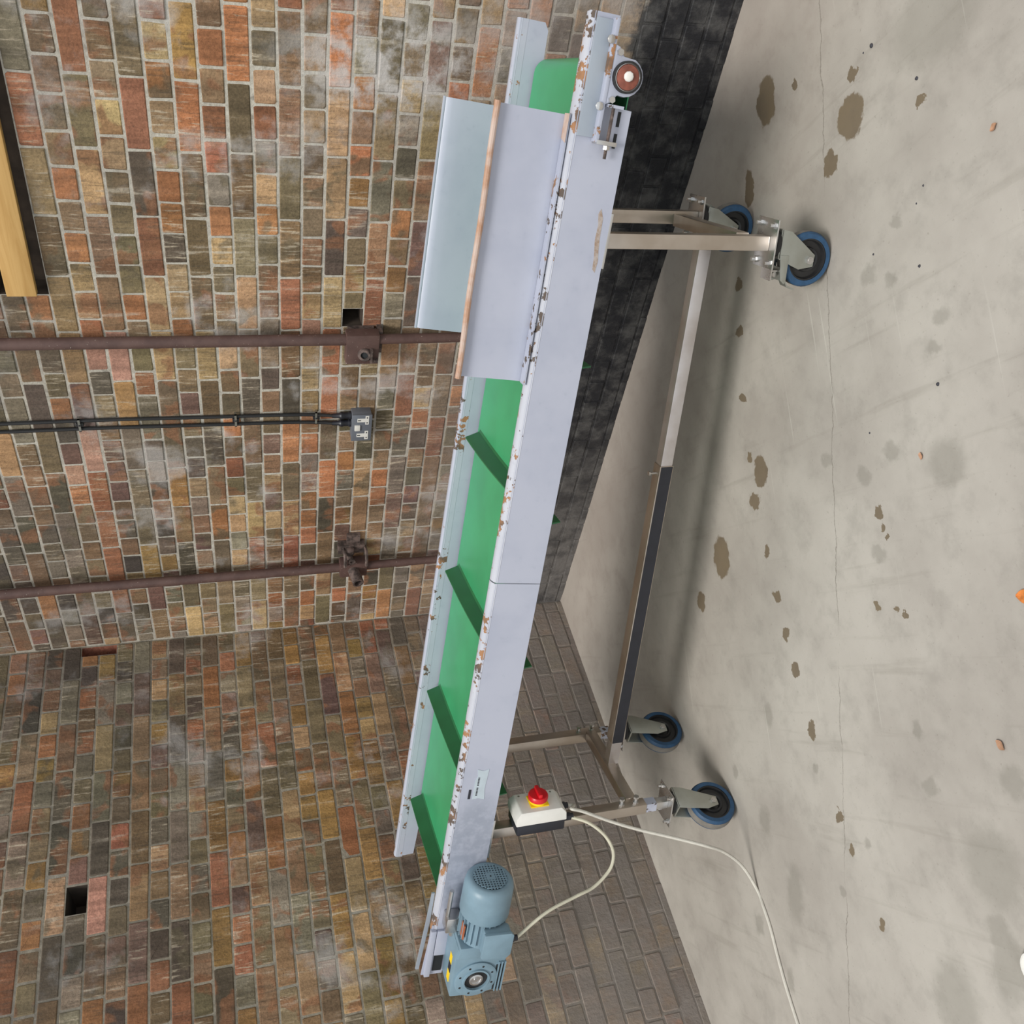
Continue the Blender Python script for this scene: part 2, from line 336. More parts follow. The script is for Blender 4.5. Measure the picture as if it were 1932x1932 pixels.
# ------------------------------------------------------------------ brick walls
PAL0 = dict(olive=(116, 102, 80), brown=(122, 96, 74), dark=(82, 74, 66), black=(58, 54, 52), orange=(164, 106, 70), red=(144, 88, 66), buff=(176, 146, 108), tan=(160, 130, 96), pink=(186, 138, 118), plum=(112, 84, 78), grey=(124, 114, 102), ochre=(146, 112, 66))
PAL = {k: tuple(c * 0.76 + m * 0.24 for c, m in zip(v, (128, 108, 86))) for k, v in PAL0.items()}
def pick(wts):
    names = list(wts); x = random.random() * sum(wts.values())
    for k in names:
        x -= wts[k]
        if x <= 0: return k
    return names[-1]
def brick_shape(L, H):
    """front face pillow with worn corners, in (along, out, up)"""
    j = lambda s: random.uniform(-s, s)
    cr = [random.uniform(0.0012, 0.0055) for _ in range(4)]; x, z = L / 2, H / 2
    ring = [(-x + cr[0], -z), (x - cr[1], -z), (x, -z + cr[1]), (x, z - cr[2]), (x - cr[2], z), (-x + cr[3], z), (-x, z - cr[3]), (-x, -z + cr[0])]
    ring = [(a + j(.0016), b + j(.0016)) for a, b in ring]
    tilt = j(.010); tz = j(.02); v = []; f = []
    for (dep, ins) in ((-0.012, 0.0), (0.0005, 0.0), (0.0026, 0.0030)):
        for (a, b) in ring:
            k = max(0, 1 - ins / max(abs(a), 1e-6)); m = max(0, 1 - ins / max(abs(b), 1e-6))
            v.append((a * k, dep + (a * tilt + b * tz if dep > 0 else 0), b * m))
    for r in range(2):
        for i in range(8): f.append((r * 8 + i, r * 8 + (i + 1) % 8, (r + 1) * 8 + (i + 1) % 8, (r + 1) * 8 + i))
    f.append(tuple(range(16, 24)))
    return v, f
def wall(name, right, length, height, course, z0, holes, header_rows, hdr, hdr_phase, st_phase, weights, label):
    # 'along' runs from the corner (0) into the room; right wall: y = -along, left wall: x = -along
    def W(al, out, z): return (-out, -al, z) if right else (-al, -out, z)
    # --- mortar bed with real holes
    xs = sorted({0.0, length} | {h[0] for h in holes} | {h[1] for h in holes}); zs = sorted({-0.05, height} | {h[2] for h in holes} | {h[3] for h in holes})
    g = G()
    for i in range(len(xs) - 1):
        for k in range(len(zs) - 1):
            cx, cz = (xs[i] + xs[i + 1]) / 2, (zs[k] + zs[k + 1]) / 2
            if any(h[0] < cx < h[1] and h[2] < cz < h[3] for h in holes): continue
            g.add([(xs[i], 0, zs[k]), (xs[i + 1], 0, zs[k]), (xs[i + 1], 0, zs[k + 1]), (xs[i], 0, zs[k + 1])], [(0, 1, 2, 3)])
    th = -0.24; e = -0.24 if right else 0.0
    g.add([(e, th, -0.05), (length, th, -0.05), (length, th, height), (e, th, height)], [(0, 1, 2, 3)])
    g.add([(length, 0, -0.05), (length, th, -0.05), (length, th, height), (length, 0, height)], [(0, 1, 2, 3)])
    g.add([(0, 0, height), (length, 0, height), (length, th, height), (e, th, height)], [(0, 1, 2, 3)])
    wo = g.build(name, mortar_mat(name + '_mortar', right), smooth=0, tf=W)
    tag(wo, label, None, None, 'structure')
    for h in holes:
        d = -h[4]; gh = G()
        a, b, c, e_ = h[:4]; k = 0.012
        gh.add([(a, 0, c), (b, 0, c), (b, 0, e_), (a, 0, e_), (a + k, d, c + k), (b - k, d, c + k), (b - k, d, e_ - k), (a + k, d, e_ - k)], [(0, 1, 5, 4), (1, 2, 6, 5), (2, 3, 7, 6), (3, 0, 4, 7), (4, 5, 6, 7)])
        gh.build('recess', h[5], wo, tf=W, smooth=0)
    # --- bricks
    shapes = {}
    for kind, L in (('h', hdr), ('s', hdr * 2)):
        shapes[kind] = []
        for _ in range(10):
            v, f = brick_shape(L - 0.0085, course - 0.0085); shapes[kind].append((v, f))
    meshes = {}
    mo = brick_mat(name + '_brick', right, False); ms = brick_mat(name + '_far_brick', right, True)
    cand = []
    kz = int((height - z0) / course) - 1
    for k in range(-1, kz + 1):
        za, zb = z0 + k * course, z0 + (k + 1) * course
        if za < 0: za = -0.002
        if zb - za < 0.02: continue
        hd = header_rows(k); L = hdr if hd else hdr * 2
        ph = hdr_phase if hd else st_phase(k)
        wob = 0.004 * sin(k * 1.7)
        i0 = int((0 - ph) / L) - 2
        i = i0
        while ph + i * L < length:
            a, b = ph + i * L + wob, ph + (i + 1) * L + wob; i += 1
            if b < 0.02: continue
            cut = a < 0.004
            a = max(a, 0.004)
            if b > length: continue
            c_al, c_z = (a + b) / 2, (za + zb) / 2
            pieces = [(a, b)]
            for h in holes:
                if h[2] < c_z < h[3]:
                    pieces = [q for (pa, pb) in pieces for q in ((pa, min(pb, h[0])), (max(pa, h[1]), pb)) if q[1] - q[0] > .022] if True else pieces
            for (a, b) in pieces:
                c_al = (a + b) / 2
                p = Vector(W(c_al, 0, c_z)); px, py, f = to_px(p)
                vis = -60 < px < 1990 and -60 < py < 1990
                area = (b - a) * (zb - za) / (f * f) * abs((CAM.x if right else CAM.y)) / (p - CAM).length
                cand.append((vis, area, c_al, c_z, b - a, zb - za, 'h' if (b - a) < hdr * 1.4 else 's', px, py))
    vis = sorted([q for q in cand if q[0] and not hidden(q[7], q[8])], key=lambda q: -q[1])
    first = set(id(q) for q in vis[:300])
    sv, sf, scol = [], [], []
    for q in cand:
        _, _, c_al, c_z, bl, bh, kind, px, py = q
        cname = 'pink' if (not right and 1.10 < c_al < 1.32 and 2.22 < c_z < 2.44 and random.random() < .6) else pick(weights(c_al, c_z)); r_, g_, b_ = PAL[cname]; jt = random.uniform(0.86, 1.14)
        cc = srgb(*[min(255, x * jt * random.uniform(.97, 1.03)) for x in (r_, g_, b_)]); rnd = random.random()
        if cname == 'pink': rnd = random.uniform(0, .12)
        vi = random.randrange(10); flip = random.random() < .5
        sx = bl / ((hdr if kind == 'h' else 2 * hdr)); sz = bh / course
        outj = random.uniform(-0.0015, 0.0025); rj = random.uniform(-.006, .006)
        if id(q) in first:
            key = (kind, vi)
            if key not in meshes:
                v, f = shapes[kind][vi]; me = bpy.data.meshes.new('brick')
                me.from_pydata([W(a, b, c) for a, b, c in v], [], f if not right else f); me.validate()
                bm = bmesh.new(); bm.from_mesh(me); bmesh.ops.recalc_face_normals(bm, faces=bm.faces)
                # make sure the front looks out of the wall
                fr = max(bm.faces, key=lambda fa: len(fa.verts)); want = Vector(W(0, 1, 0))
                if fr.normal.dot(want) < 0: bmesh.ops.reverse_faces(bm, faces=bm.faces)
                bm.to_mesh(me); bm.free(); me.materials.append(mo); meshes[key] = me
            o = bpy.data.objects.new('brick', meshes[key]); col.objects.link(o); o.parent = wo
            o.location = W(c_al, outj, c_z)
            if right: o.scale = (1, sx, sz); o.rotation_euler = (rj, 0, 0)
            else: o.scale = (sx, 1, sz); o.rotation_euler = (0, rj, 0)
            o.color = (cc[0], cc[1], cc[2], rnd)
        else:
            v, f = shapes[kind][vi]; n0 = len(sv)
            sv += [W(c_al + a * sx, outj + b, c_z + c * sz) for a, b, c in v]; sf += [tuple(x + n0 for x in fa) for fa in f]
            scol += [(cc[0], cc[1], cc[2], rnd)] * len(v)
    me = bpy.data.meshes.new('far_bricks'); me.from_pydata(sv, [], sf)
    at = me.color_attributes.new('bcol', 'FLOAT_COLOR', 'POINT')
    at.data.foreach_set('color', [x for c4 in scol for x in c4])
    bm = bmesh.new(); bm.from_mesh(me); bmesh.ops.recalc_face_normals(bm, faces=bm.faces)
    want = Vector(W(0, 1, 0))
    bad = [fa for fa in bm.faces if len(fa.verts) == 8 and fa.normal.dot(want) < 0]
    if len(bad) > 5: bmesh.ops.reverse_faces(bm, faces=bm.faces)
    bm.to_mesh(me); bm.free(); me.materials.append(ms)
    o = bpy.data.objects.new('brickwork', me); col.objects.link(o); o.parent = wo; o['kind'] = 'stuff'
    return wo
def hidden(px, py):
    """roughly behind the conveyor"""
    if py < 650 and px > 1000 - .15 * py + 60 and px < 1190 - .19 * (py - 200): return True
    return 985 - .15 * py + 30 < px < 1175 - .19 * (py - 200) and 200 < py < 1650
def w_right(al, z):
    d = dict(olive=2.2, brown=1.7, dark=.7, orange=.75, red=.7, buff=.6, tan=1.3, pink=.06, plum=.35, grey=.9, ochre=.4)
    if al > 1.75 and z > 1.2: d.update(orange=1.1, tan=1.7, buff=1.0, dark=.4)
    if z > 1.7 and al < 1.7: d.update(dark=1.4, black=.25, plum=.9, orange=.5, buff=.2, tan=.5, pink=.2)
    if z < 1.0: d.update(grey=1.9, buff=.2, plum=.8)
    if al < .5: d.update(plum=1.0, grey=1.5)
    return d
def w_left(al, z):
    d = dict(brown=2.0, ochre=1.2, olive=1.5, orange=.65, red=.5, tan=1.2, grey=.8, dark=.35, plum=.4)
    if z > 1.95: d.update(dark=1.5, plum=1.3, black=.35, ochre=.5, tan=.3, brown=1.6, red=.7, pink=.14)
    elif z > 1.6: d.update(dark=.8, buff=.4, pink=.06)
    if z < .75: d.update(grey=2.2, plum=1.1, ochre=.3, orange=.25)
    return d
wall('wall_right', True, 4.6, 3.05, 0.0748, 0.0277, [(1.785, 1.862, 1.1497, 1.2245, 0.10, 'hole'), (1.925, 4.0, 2.1969, 2.3465, 0.07, 'hole')], lambda k: k % 2 == 1, 0.1105, 2.815 - 0.1105 * 26, lambda k: 2.652 - 0.2205 * 12,  # second recess, behind the plank, is added to give the dark strip below it
     w_right, 'old brick wall with pipes and a painted black foot')
wall('wall_left', False, 3.4, 3.15, 0.0755, 0.0275, [(1.160, 1.272, 2.2925, 2.3680, 0.16, 'hole'), (0.008, 0.058, 2.2170, 2.3680, 0.05, 'rust')], lambda k: (k % 2 == 0 and k > 22) or (k % 4 == 2 and k <= 22), 0.1155, 1.037 - 0.1155 * 9,
     lambda k: (1.105 - 0.231 * 4) + (0.1155 if (k <= 22 and k % 4 == 0) else (0.03 if k % 4 == 1 else 0)), w_left, 'mottled brown brick wall at right angles to the piped wall')

# ------------------------------------------------------------------ belt conveyor
P0 = on_floor(1455, 460, 0.2); P0.z = 0
conv = tag(empty('belt_conveyor', P0, HEAD), 'long inclined belt conveyor with green cleated belt, grey side plates and steel wheeled legs', 'conveyor')
TZ, TM = 0.852, 0.111; AL = atan(TM)
def F(u, t, n):                                                      # along belt, away from camera side, normal to belt (0 = frame top)
    s = u * cos(AL) - n * sin(AL); z = TZ + u * sin(AL) + n * cos(AL); return (s, -t, z)
def Q(s, t, z): return (s, -t, z)                                    # plumb frame of the machine
TN, TF = -0.040, 0.570                                               # outer faces of the two side plates
U0, U1, U2 = -0.530, 2.300, 2.500
# --- near side plate: full height from u -0.33, shallow neck towards the tail
g = G(); g.prism([(U0, -0.012), (U0, -0.075), (-0.336, -0.075), (-0.332, -0.148), (0.963, -0.148), (0.963, -0.012)], 1, TN, TN + 0.003)
pl1 = g.build('side_plate', 'paint', conv, F, smooth=0, label='pale grey painted side plate facing the room')
g = G(); g.prism([(0.965, -0.012), (0.965, -0.148), (U1, -0.148), (U1, -0.012)], 1, TN, TN + 0.003)
g.build('side_plate', 'paint', conv, F, smooth=0)
# slots cut look: thin dark slot inserts at the tail end
for (a, b) in ((-0.326, -0.292), (-0.276, -0.242)):
    g = G(); g.box((a, TN - 0.0012, -0.122), (b, TN, -0.114)); g.build('slot', 'motor_dark', pl1, F, smooth=0)
# peeled strip and small knocks in the paint
g = G(); g.prism([(-0.098, -0.118), (-0.085, -0.112), (-0.060, -0.117), (-0.020, -0.116), (0.020, -0.122), (0.052, -0.124), (0.060, -0.132), (0.030, -0.135), (0.004, -0.131), (-0.030, -0.128), (-0.075, -0.127)], 1, TN - 0.0006, TN + .0004); g.build('rust_streak', 'peeled', pl1, F, smooth=0, label='peeled brown strip in the paint')
# --- rolled top lip (bevel, crest, inner return), chipped down to rust
def lip(s, u0, u1, mat, o_, sg):
    prof = [(0.0, -0.016), (0.003, -0.008), (0.012, -0.003), (0.024, 0.0), (0.032, -0.0015), (0.040, -0.006), (0.045, -0.012), (0.045, -0.024), (0.042, -0.024), (0.042, -0.012), (0.030, -0.006), (0.012, -0.009), (0.004, -0.014)]
    g = G(); n = 40
    for i in range(n + 1):
        u = u0 + (u1 - u0) * i / n
        g.v += [(u, o_ + sg * (a - 0.0008) , b) for a, b in prof]
    m = len(prof)
    for i in range(n):
        for k in range(m): g.f.append((i * m + k, i * m + (k + 1) % m, (i + 1) * m + (k + 1) % m, (i + 1) * m + k))
    g.f += [tuple(range(m)), tuple(range((n + 1) * m - 1, n * m - 1, -1))]
    return g.build('top_lip', mat, conv, F, smooth=40, label='chipped paint and rust along the top edge')
lip(0, U0, 0.962, 'paint_worn', TN, 1); lip(0, 0.966, U1, 'paint_worn', TN, 1)
# --- far side plate
g = G(); g.prism([(U0 - .01, -0.010), (U0 - .01, -0.080), (U0 + .01, -0.092), (-0.33, -0.092), (-0.33, -0.148), (2.30, -0.148), (2.36, -0.080), (2.485, -0.075), (2.495, -0.010)], 1, TF - 0.030, TF - 0.027)
g.build('side_plate', 'paint_blue', conv, F, smooth=0, label='pale blue grey inner face of the far side plate')
g = G(); g.prism([(U0 - .01, -0.006), (U0 - .01, -0.030), (2.496, -0.030), (2.496, -0.006)], 1, TF - 0.0305, TF - 0.0300); g.build('chipped_edge', 'paint_blue_chip', conv, F, smooth=0)
prof = [(TF - 0.031, -0.012), (TF - 0.029, -0.004), (TF - 0.022, 0.0), (TF - 0.008, 0.0), (TF - 0.002, -0.004), (TF, -0.014), (TF, -0.030), (TF - 0.003, -0.030), (TF - 0.004, -0.014), (TF - 0.026, -0.006)]
g = G(); g.prism(prof, 0, U0 - 0.01, 2.496)
g.build('top_lip', 'paint_blue_chip', conv, F, smooth=40)
# cross ties that carry the plates (under the belt)
for u in (0.15, 0.85, 1.55):
    g = G(); g.box((u, TN + 0.003, -0.125), (u + 0.03, TF - 0.030, -0.100)); g.build('cross_tie', 'paint', conv, F)
# --- belt loop
UA, UB, NB, RB = -0.405, 2.300, -0.066, 0.044
loop = []; K = 14
for k in range(K + 1): a = pi / 2 + pi * k / K; loop.append((UA + RB * cos(a), NB - RB + RB * sin(a)))
for k in range(K + 1): a = -pi / 2 + pi * k / K; loop.append((UB + RB * cos(a), NB - RB + RB * sin(a)))
inner = []
for k in range(K + 1): a = pi / 2 + pi * k / K; inner.append((UA + (RB - .003) * cos(a), NB - RB + (RB - .003) * sin(a)))
for k in range(K + 1): a = -pi / 2 + pi * k / K; inner.append((UB + (RB - .003) * cos(a), NB - RB + (RB - .003) * sin(a)))
T0, T1 = 0.008, 0.530
g = G(); n = len(loop)
for rr in (loop, inner):
    for tt in (T0, T1): g.v += [(u, tt, nn) for u, nn in rr]
for i in range(n):
    j = (i + 1) % n
    g.f += [(i, j, n + j, n + i), (2 * n + i, 3 * n + i, 3 * n + j, 2 * n + j), (i, 2 * n + i, 2 * n + j, j), (n + i, n + j, 3 * n + j, 3 * n + i)]
belt = g.build('belt', 'belt', conv, F, smooth=30, label='green conveyor belt')
for (u, nm) in ((UA, 'tail_pulley'), (UB, 'head_pulley')):
    g = G(); g.cyl((u, T0 + .004, NB - RB), (u, T1 - .004, NB - RB), RB - 0.0032, 28); g.cyl((u, TN - (0.035 if u < 0 else 0.02), NB - RB), (u, TF - 0.01, NB - RB), 0.012, 14)
    g.build(nm, 'rubber', conv, F, smooth=40)
def cleat(u, top):
    g = G(); sg = 1 if top else -1; nb = NB if top else NB - 2 * RB; h = 0.046
    N_ = 10
    for i in range(N_ + 1):
        f = i / N_; tt = T0 + 0.012 + (T1 - 0.020 - T0 - 0.012) * f; bow = 0.006 * sin(pi * f)
        lean = (0.010 + 0.010 * f) * sg
        for (du, dn) in ((-0.014, 0.0), (-0.003, 0.003), (-0.002 + lean, h), (0.002 + lean, h), (0.003, 0.003), (0.014, 0.0)):
            g.v.append((u + du + bow, tt, nb + sg * (dn - 0.0006)))
    for i in range(N_):
        for k in range(6): a = i * 6; g.f.append((a + k, a + (k + 1) % 6, a + 6 + (k + 1) % 6, a + 6 + k))
    g.f += [tuple(range(6)), tuple(range(N_ * 6 + 5, N_ * 6 - 1, -1))]
    g.build('cleat', 'cleat', belt, F, smooth=25)
for i in range(6): cleat(0.690 - 0.4925 * 2 + 0.4925 * i, True)
for u in (0.33, 0.80, 1.295, 1.785): cleat(u, False)
# --- hopper side sheets
def hopper(t0, mat, out, lab):
    # flange on the lip, sheet, curved top with hem (out = direction the hem folds)
    h = 0.186; th = 0.0025
    prof = [(0.0, 0.003), (-0.002, 0.010), (0.0, 0.022)] + [(0.0, 0.022 + (h - 0.05) * k / 4) for k in range(1, 5)] + [(out * 0.003, h - 0.014), (out * 0.010, h - 0.004)]
    g = G()
    for u in (-0.300, 0.372):
        g.v += [(u, t0 + a, b) for a, b in prof] + [(u, t0 + a + th, b) for a, b in prof]
    m = len(prof); k2 = 2 * m
    for k in range(m - 1): g.f += [(k, k + 1, k2 + k + 1, k2 + k), (m + k, k2 + m + k, k2 + m + k + 1, m + k + 1)]
    g.f += [(0, k2, k2 + m, m), (m - 1, 2 * m - 1, k2 + 2 * m - 1, k2 + m - 1)]
    for o_ in (0, k2): g.f += [(o_ + k, o_ + m + k, o_ + m + k + 1, o_ + k + 1) for k in range(m - 1)]
    s = g.build('hopper_sheet', mat, conv, F, smooth=40, label=lab)
    return s
hs = hopper(0.0, 'paint', -1, 'pale grey guard sheet with a rusty top hem')
g = G(); g.tube([(-0.304 + 0.68 * k / 12, -0.012, 0.182 + 0.001 * sin(k)) for k in range(13)], 0.0078, 10); g.build('top_hem', 'hem', hs, F, label='rusty rounded hem')
g = G(); g.prism([(-0.302, -0.030), (0.374, -0.036), (0.374, -0.0015), (-0.302, -0.0015)], 2, 0.0015, 0.0060); g.build('foot_flange', 'paint_chip', hs, F)
g = G(); g.prism([(-0.303, -0.033), (-0.236, -0.033), (-0.245, -0.002), (-0.303, 0.000)], 2, 0.0060, 0.0068); g.build('rust_patch', 'hem', hs, F)
hf = hopper(0.540, 'paint_blue', 1, 'pale blue guard sheet on the far side')
g = G(); g.box((-0.302, 0.546, 0.179), (0.374, 0.556, 0.186)); g.build('top_hem', 'paint_blue', hf, F, 0.002)
# --- tail take-up bracket with flange bearing
g = G(); g.prism([(-0.518, -0.016), (-0.518, -0.064), (-0.258, -0.064), (-0.258, -0.016)], 1, TN - 0.010, TN - 0.0005)
br = g.build('take_up_bracket', 'bracket', conv, F, bevel=0.0015, label='take-up bracket at the low end')
g = G(); g.box((-0.522, TN - 0.030, -0.066), (-0.250, TN - 0.0005, -0.056)); g.build('bracket_lip', 'paint_chip', br, F, bevel=0.002)
g = G(); g.box((-0.256, TN - 0.034, -0.112), (-0.246, TN - 0.0005, -0.060)); g.build('end_tab', 'bright', br, F, bevel=0.001)
g = G(); g.box((-0.338, TN - 0.034, -0.082), (-0.331, TN - 0.0005, -0.070)); g.box((-0.338, TN - 0.036, -0.112), (-0.331, TN - 0.028, -0.070)); g.build('stop_tab', 'paint_chip', br, F)
g = G(); g.cyl((-0.335, TN - 0.020, -0.092), (-0.215, TN - 0.020, -0.092), 0.0040, 10); g.build('tension_screw', 'iron', br, F)
g = G(); g.cyl((-0.245, TN - 0.020, -0.092), (-0.236, TN - 0.020, -0.092), 0.009, 6); g.build('nut', 'bright', br, F)
for u in (-0.475, -0.330): g = G(); g.lathe((u, TN - 0.030, -0.050), (0, -1, 0), [(0, .010), (.004, .010), (.007, .005)], 8); g.build('bolt', 'bright', br, F)
bc = (-0.402, -0.106); tb = TN - 0.012
poly = [(-0.468, -0.064), (-0.336, -0.064), (-0.340, -0.078), (-0.360, -0.092)] + [(bc[0] + 0.044 * cos(a), bc[1] + 0.044 * sin(a)) for a in [radians(x) for x in range(-5, -176, -19)]] + [(-0.445, -0.092), (-0.464, -0.078)]
g = G(); g.prism(poly, 1, tb - 0.016, tb + 0.006); be = g.build('bearing_housing', 'paint', conv, F, bevel=0.003, label='cast bearing housing of the tail pulley')
g = G(); g.lathe((bc[0], tb - 0.016, bc[1]), (0, -1, 0), [(0, .036), (.012, .036), (.013, .034), (.013, .0325), (.006, .0325)], 28); g.build('bearing_ring', 'rubber', be, F)
g = G(); g.lathe((bc[0], tb - 0.016, bc[1]), (0, -1, 0), [(0, .0325), (.010, .0325), (.011, .030), (.009, .028)], 28); g.build('bearing_race', 'bright', be, F)
g = G(); g.lathe((bc[0], tb - 0.016, bc[1]), (0, -1, 0), [(0, .028), (.012, .028), (.013, .026)], 24); g.build('bearing_cap', 'oily', be, F)
g = G(); g.lathe((bc[0] - .002, tb - 0.028, bc[1]), (0, -1, 0), [(-.002, .012), (.006, .0115), (.008, .008)], 9); g.build('shaft_end', 'grease', be, F, smooth=60)
for u in (-0.452, -0.348): g = G(); g.cyl((u, tb - 0.016, -0.078), (u, tb - 0.026, -0.078), 0.008, 6); g.build('bolt', 'bright', be, F)
# --- head end take-up frame beyond the plate
g = G(); g.prism([(2.270, 0.000), (2.492, 0.012), (2.492, -0.062), (2.430, -0.066), (2.270, -0.070)], 1, TN + 0.002, TN + 0.007); hb = g.build('head_bracket', 'paint', conv, F, smooth=0, label='slotted bracket carrying the gear motor')
g = G(); g.prism([(2.150, 0.012), (2.280, 0.016), (2.492, 0.026), (2.492, 0.014), (2.270, 0.002), (2.150, 0.002)], 1, TN + 0.028, TN + 0.034); g.build('bracket_back', 'bracket', hb, F)
g = G(); g.box((2.285, TN - 0.010, -0.016), (2.492, TN + 0.008, 0.004)); g.build('bracket_flange', 'paint', hb, F, bevel=0.003)
g = G(); g.box((2.400, TN - 0.0005, -0.056), (2.475, TN + 0.0015, -0.024)); g.build('slot', 'motor_dark', hb, F, smooth=0)
g = G(); g.box((2.285, TN - 0.010, -0.058), (2.395, TN + 0.002, -0.018)); g.build('clamp_block', 'paint', hb, F, bevel=0.003)
g = G(); g.cyl((2.090, TN - 0.028, -0.036), (2.215, TN - 0.028, -0.036), 0.0075, 10); g.build('tension_screw', 'bright', hb, F)
g = G(); g.box((2.195, TN - 0.050, -0.080), (2.255, TN - 0.001, -0.030)); g.build('screw_block', 'bright', hb, F, bevel=0.004)
g = G(); g.cyl((2.258, TN - 0.035, -0.058), (2.276, TN - 0.035, -0.058), 0.010, 6); g.build('nut', 'bright', hb, F)
# --- gear motor (helical bevel gearbox, motor lying along the frame)
def gp(u, n): return (u, n)
gt0, gt1 = TN - 0.002, -0.158
poly = [(2.262, -0.062), (2.300, -0.056), (2.470, -0.058), (2.474, -0.150), (2.455, -0.235), (2.300, -0.238), (2.262, -0.205)]
g = G(); g.prism(poly, 1, gt1, gt0); gb = g.build('gearbox', 'motor', conv, F, bevel=0.006, label='blue grey gearbox')
g = G(); g.lathe((2.398, gt1 + 0.002, -0.140), (0, -1, 0), [(0, .074), (.007, .074), (.009, .070), (.009, .048), (.014, .047), (.014, .041), (.004, .041)], 40, False); g.build('output_flange', 'motor', gb, F)
g = G(); g.lathe((2.398, gt1 + 0.001, -0.140), (0, -1, 0), [(0, .041), (.004, .041), (.004, .022)], 32); g.build('shaft_seal', 'rubber', gb, F)
g = G(); g.lathe((2.398, gt1 + 0.001, -0.140), (0, -1, 0), [(0, .024), (.009, .024), (.010, .018), (.006, .016), (.006, .007), (.012, .006)], 24); g.build('hollow_shaft', 'bright', gb, F)
for k in range(8):
    a = 2 * pi * k / 8 + .3; c = (2.398 + .060 * cos(a), -0.140 + .060 * sin(a))
    g = G(); g.lathe((c[0], gt1 - 0.0062, c[1]), (0, -1, 0), [(0, .0042), (.0012, .0042)], 8); g.build('bolt_hole', 'rubber', gb, F)
for k in range(3):
    g = G(); g.box((2.330 + 0.0, gt1 - 0.006, -0.216 - 0.011 * k), (2.462, gt1 + 0.004, -0.212 - 0.011 * k)); g.build('cooling_rib', 'motor', gb, F)
g = G(); g.box((2.345, gt1 - 0.0008, -0.238), (2.458, gt1 + 0.001, -0.206)); g.build('rib_recess', 'motor_dark', gb, F)
for (a, b, mt) in ((2.318, 2.356, 'yellow'), (2.358, 2.392, 'black'), (2.394, 2.434, 'yellow')):
    g = G(); off = -0.0005
    g.box((a, -0.128, -0.0580), (b, -0.104, -0.0556)); g.build('sticker', mt, gb, F, smooth=0)
g = G(); g.prism([(2.250, -0.066), (2.300, -0.060), (2.300, -0.225), (2.250, -0.220)], 1, -0.165, -0.060); g.build('adaptor_flange', 'motor', gb, F, bevel=0.006)
mc = (-0.112, -0.142)
g = G(); g.lathe((2.255, mc[0], mc[1]), (-1, 0, 0), [(0, .052), (.01, .066), (.03, .068), (.125, .068), (.13, .060)], 36); mo = g.build('motor', 'motor', conv, F, label='blue grey electric motor with round fan cover')
for k in range(26):
    a = 2 * pi * k / 26
    if -2.9 < a - 2 * pi * (a > pi) < -0.2 and False: continue
    cx, cy = cos(a), sin(a); ta, tb_ = (-cy, cx), (cx, cy)
    p = [(mc[0] + cx * .064 + ta[0] * .0022, mc[1] + cy * .064 + ta[1] * .0022), (mc[0] + cx * .078 + ta[0] * .0015, mc[1] + cy * .078 + ta[1] * .0015), (mc[0] + cx * .078 - ta[0] * .0015, mc[1] + cy * .078 - ta[1] * .0015), (mc[0] + cx * .064 - ta[0] * .0022, mc[1] + cy * .064 - ta[1] * .0022)]
    g = G(); g.prism(p, 0, 2.128, 2.232); g.build('cooling_fin', 'motor', mo, F, smooth=0)
g = G(); g.lathe((2.136, mc[0], mc[1]), (-1, 0, 0), [(0, .0815), (.004, .0835), (.105, .0825), (.122, .079), (.132, .070), (.135, .060), (.133, .056)], 40); g.build('fan_cover', 'motor', mo, F, smooth=50)
gu = 2.136 - 0.1345
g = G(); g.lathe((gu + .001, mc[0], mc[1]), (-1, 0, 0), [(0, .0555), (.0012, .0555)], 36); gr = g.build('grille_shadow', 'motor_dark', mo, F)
g = G()
for k in range(-5, 6):
    x = k * 0.0098; l = sqrt(max(0.0555 ** 2 - x * x, 0))
    g.box((gu - .0032, mc[0] + x - .0020, mc[1] - l), (gu, mc[0] + x + .0020, mc[1] + l)); g.box((gu - .0034, mc[0] - l, mc[1] + x - .0020), (gu, mc[0] + l, mc[1] + x + .0020))
g.box((gu - .0036, mc[0] - .015, mc[1] - .015), (gu, mc[0] + .015, mc[1] + .015)); g.build('fan_grille', 'motor', mo, F, smooth=0)
g = G(); g.lathe((gu - .0036, mc[0], mc[1]), (-1, 0, 0), [(0, .003), (.001, .003)], 10); g.build('grille_screw', 'motor_dark', mo, F)
g = G(); g.prism([(2.146, -0.122), (2.236, -0.122), (2.242, -0.130), (2.242, -0.206), (2.232, -0.214), (2.154, -0.214), (2.146, -0.206)], 1, -0.216, -0.170); tbx = g.build('terminal_box', 'motor', mo, F, bevel=0.004, label='terminal box on the motor side')
g = G(); g.prism([(2.142, -0.118), (2.240, -0.118), (2.247, -0.128), (2.247, -0.206), (2.232, -0.218), (2.152, -0.218), (2.142, -0.208)], 1, -0.222, -0.210); g.build('terminal_box_lid', 'motor', mo, F, bevel=0.002)
g = G(); g.box((2.150, -0.180, -0.205), (2.250, -0.135, -0.130)); g.build('box_neck', 'motor', mo, F, bevel=0.006)
g = G(); g.box((2.168, -0.150, -0.0740), (2.225, -0.118, -0.0700)); g.build('rating_plate', 'orange', mo, F, smooth=0, label='rusty orange rating plate')
g = G(); g.cyl((2.192, -0.194, -0.210), (2.192, -0.194, -0.230), 0.013, 8); g.cyl((2.192, -0.194, -0.230), (2.192, -0.194, -0.242), 0.010, 12); g.build('cable_gland', 'black', mo, F)
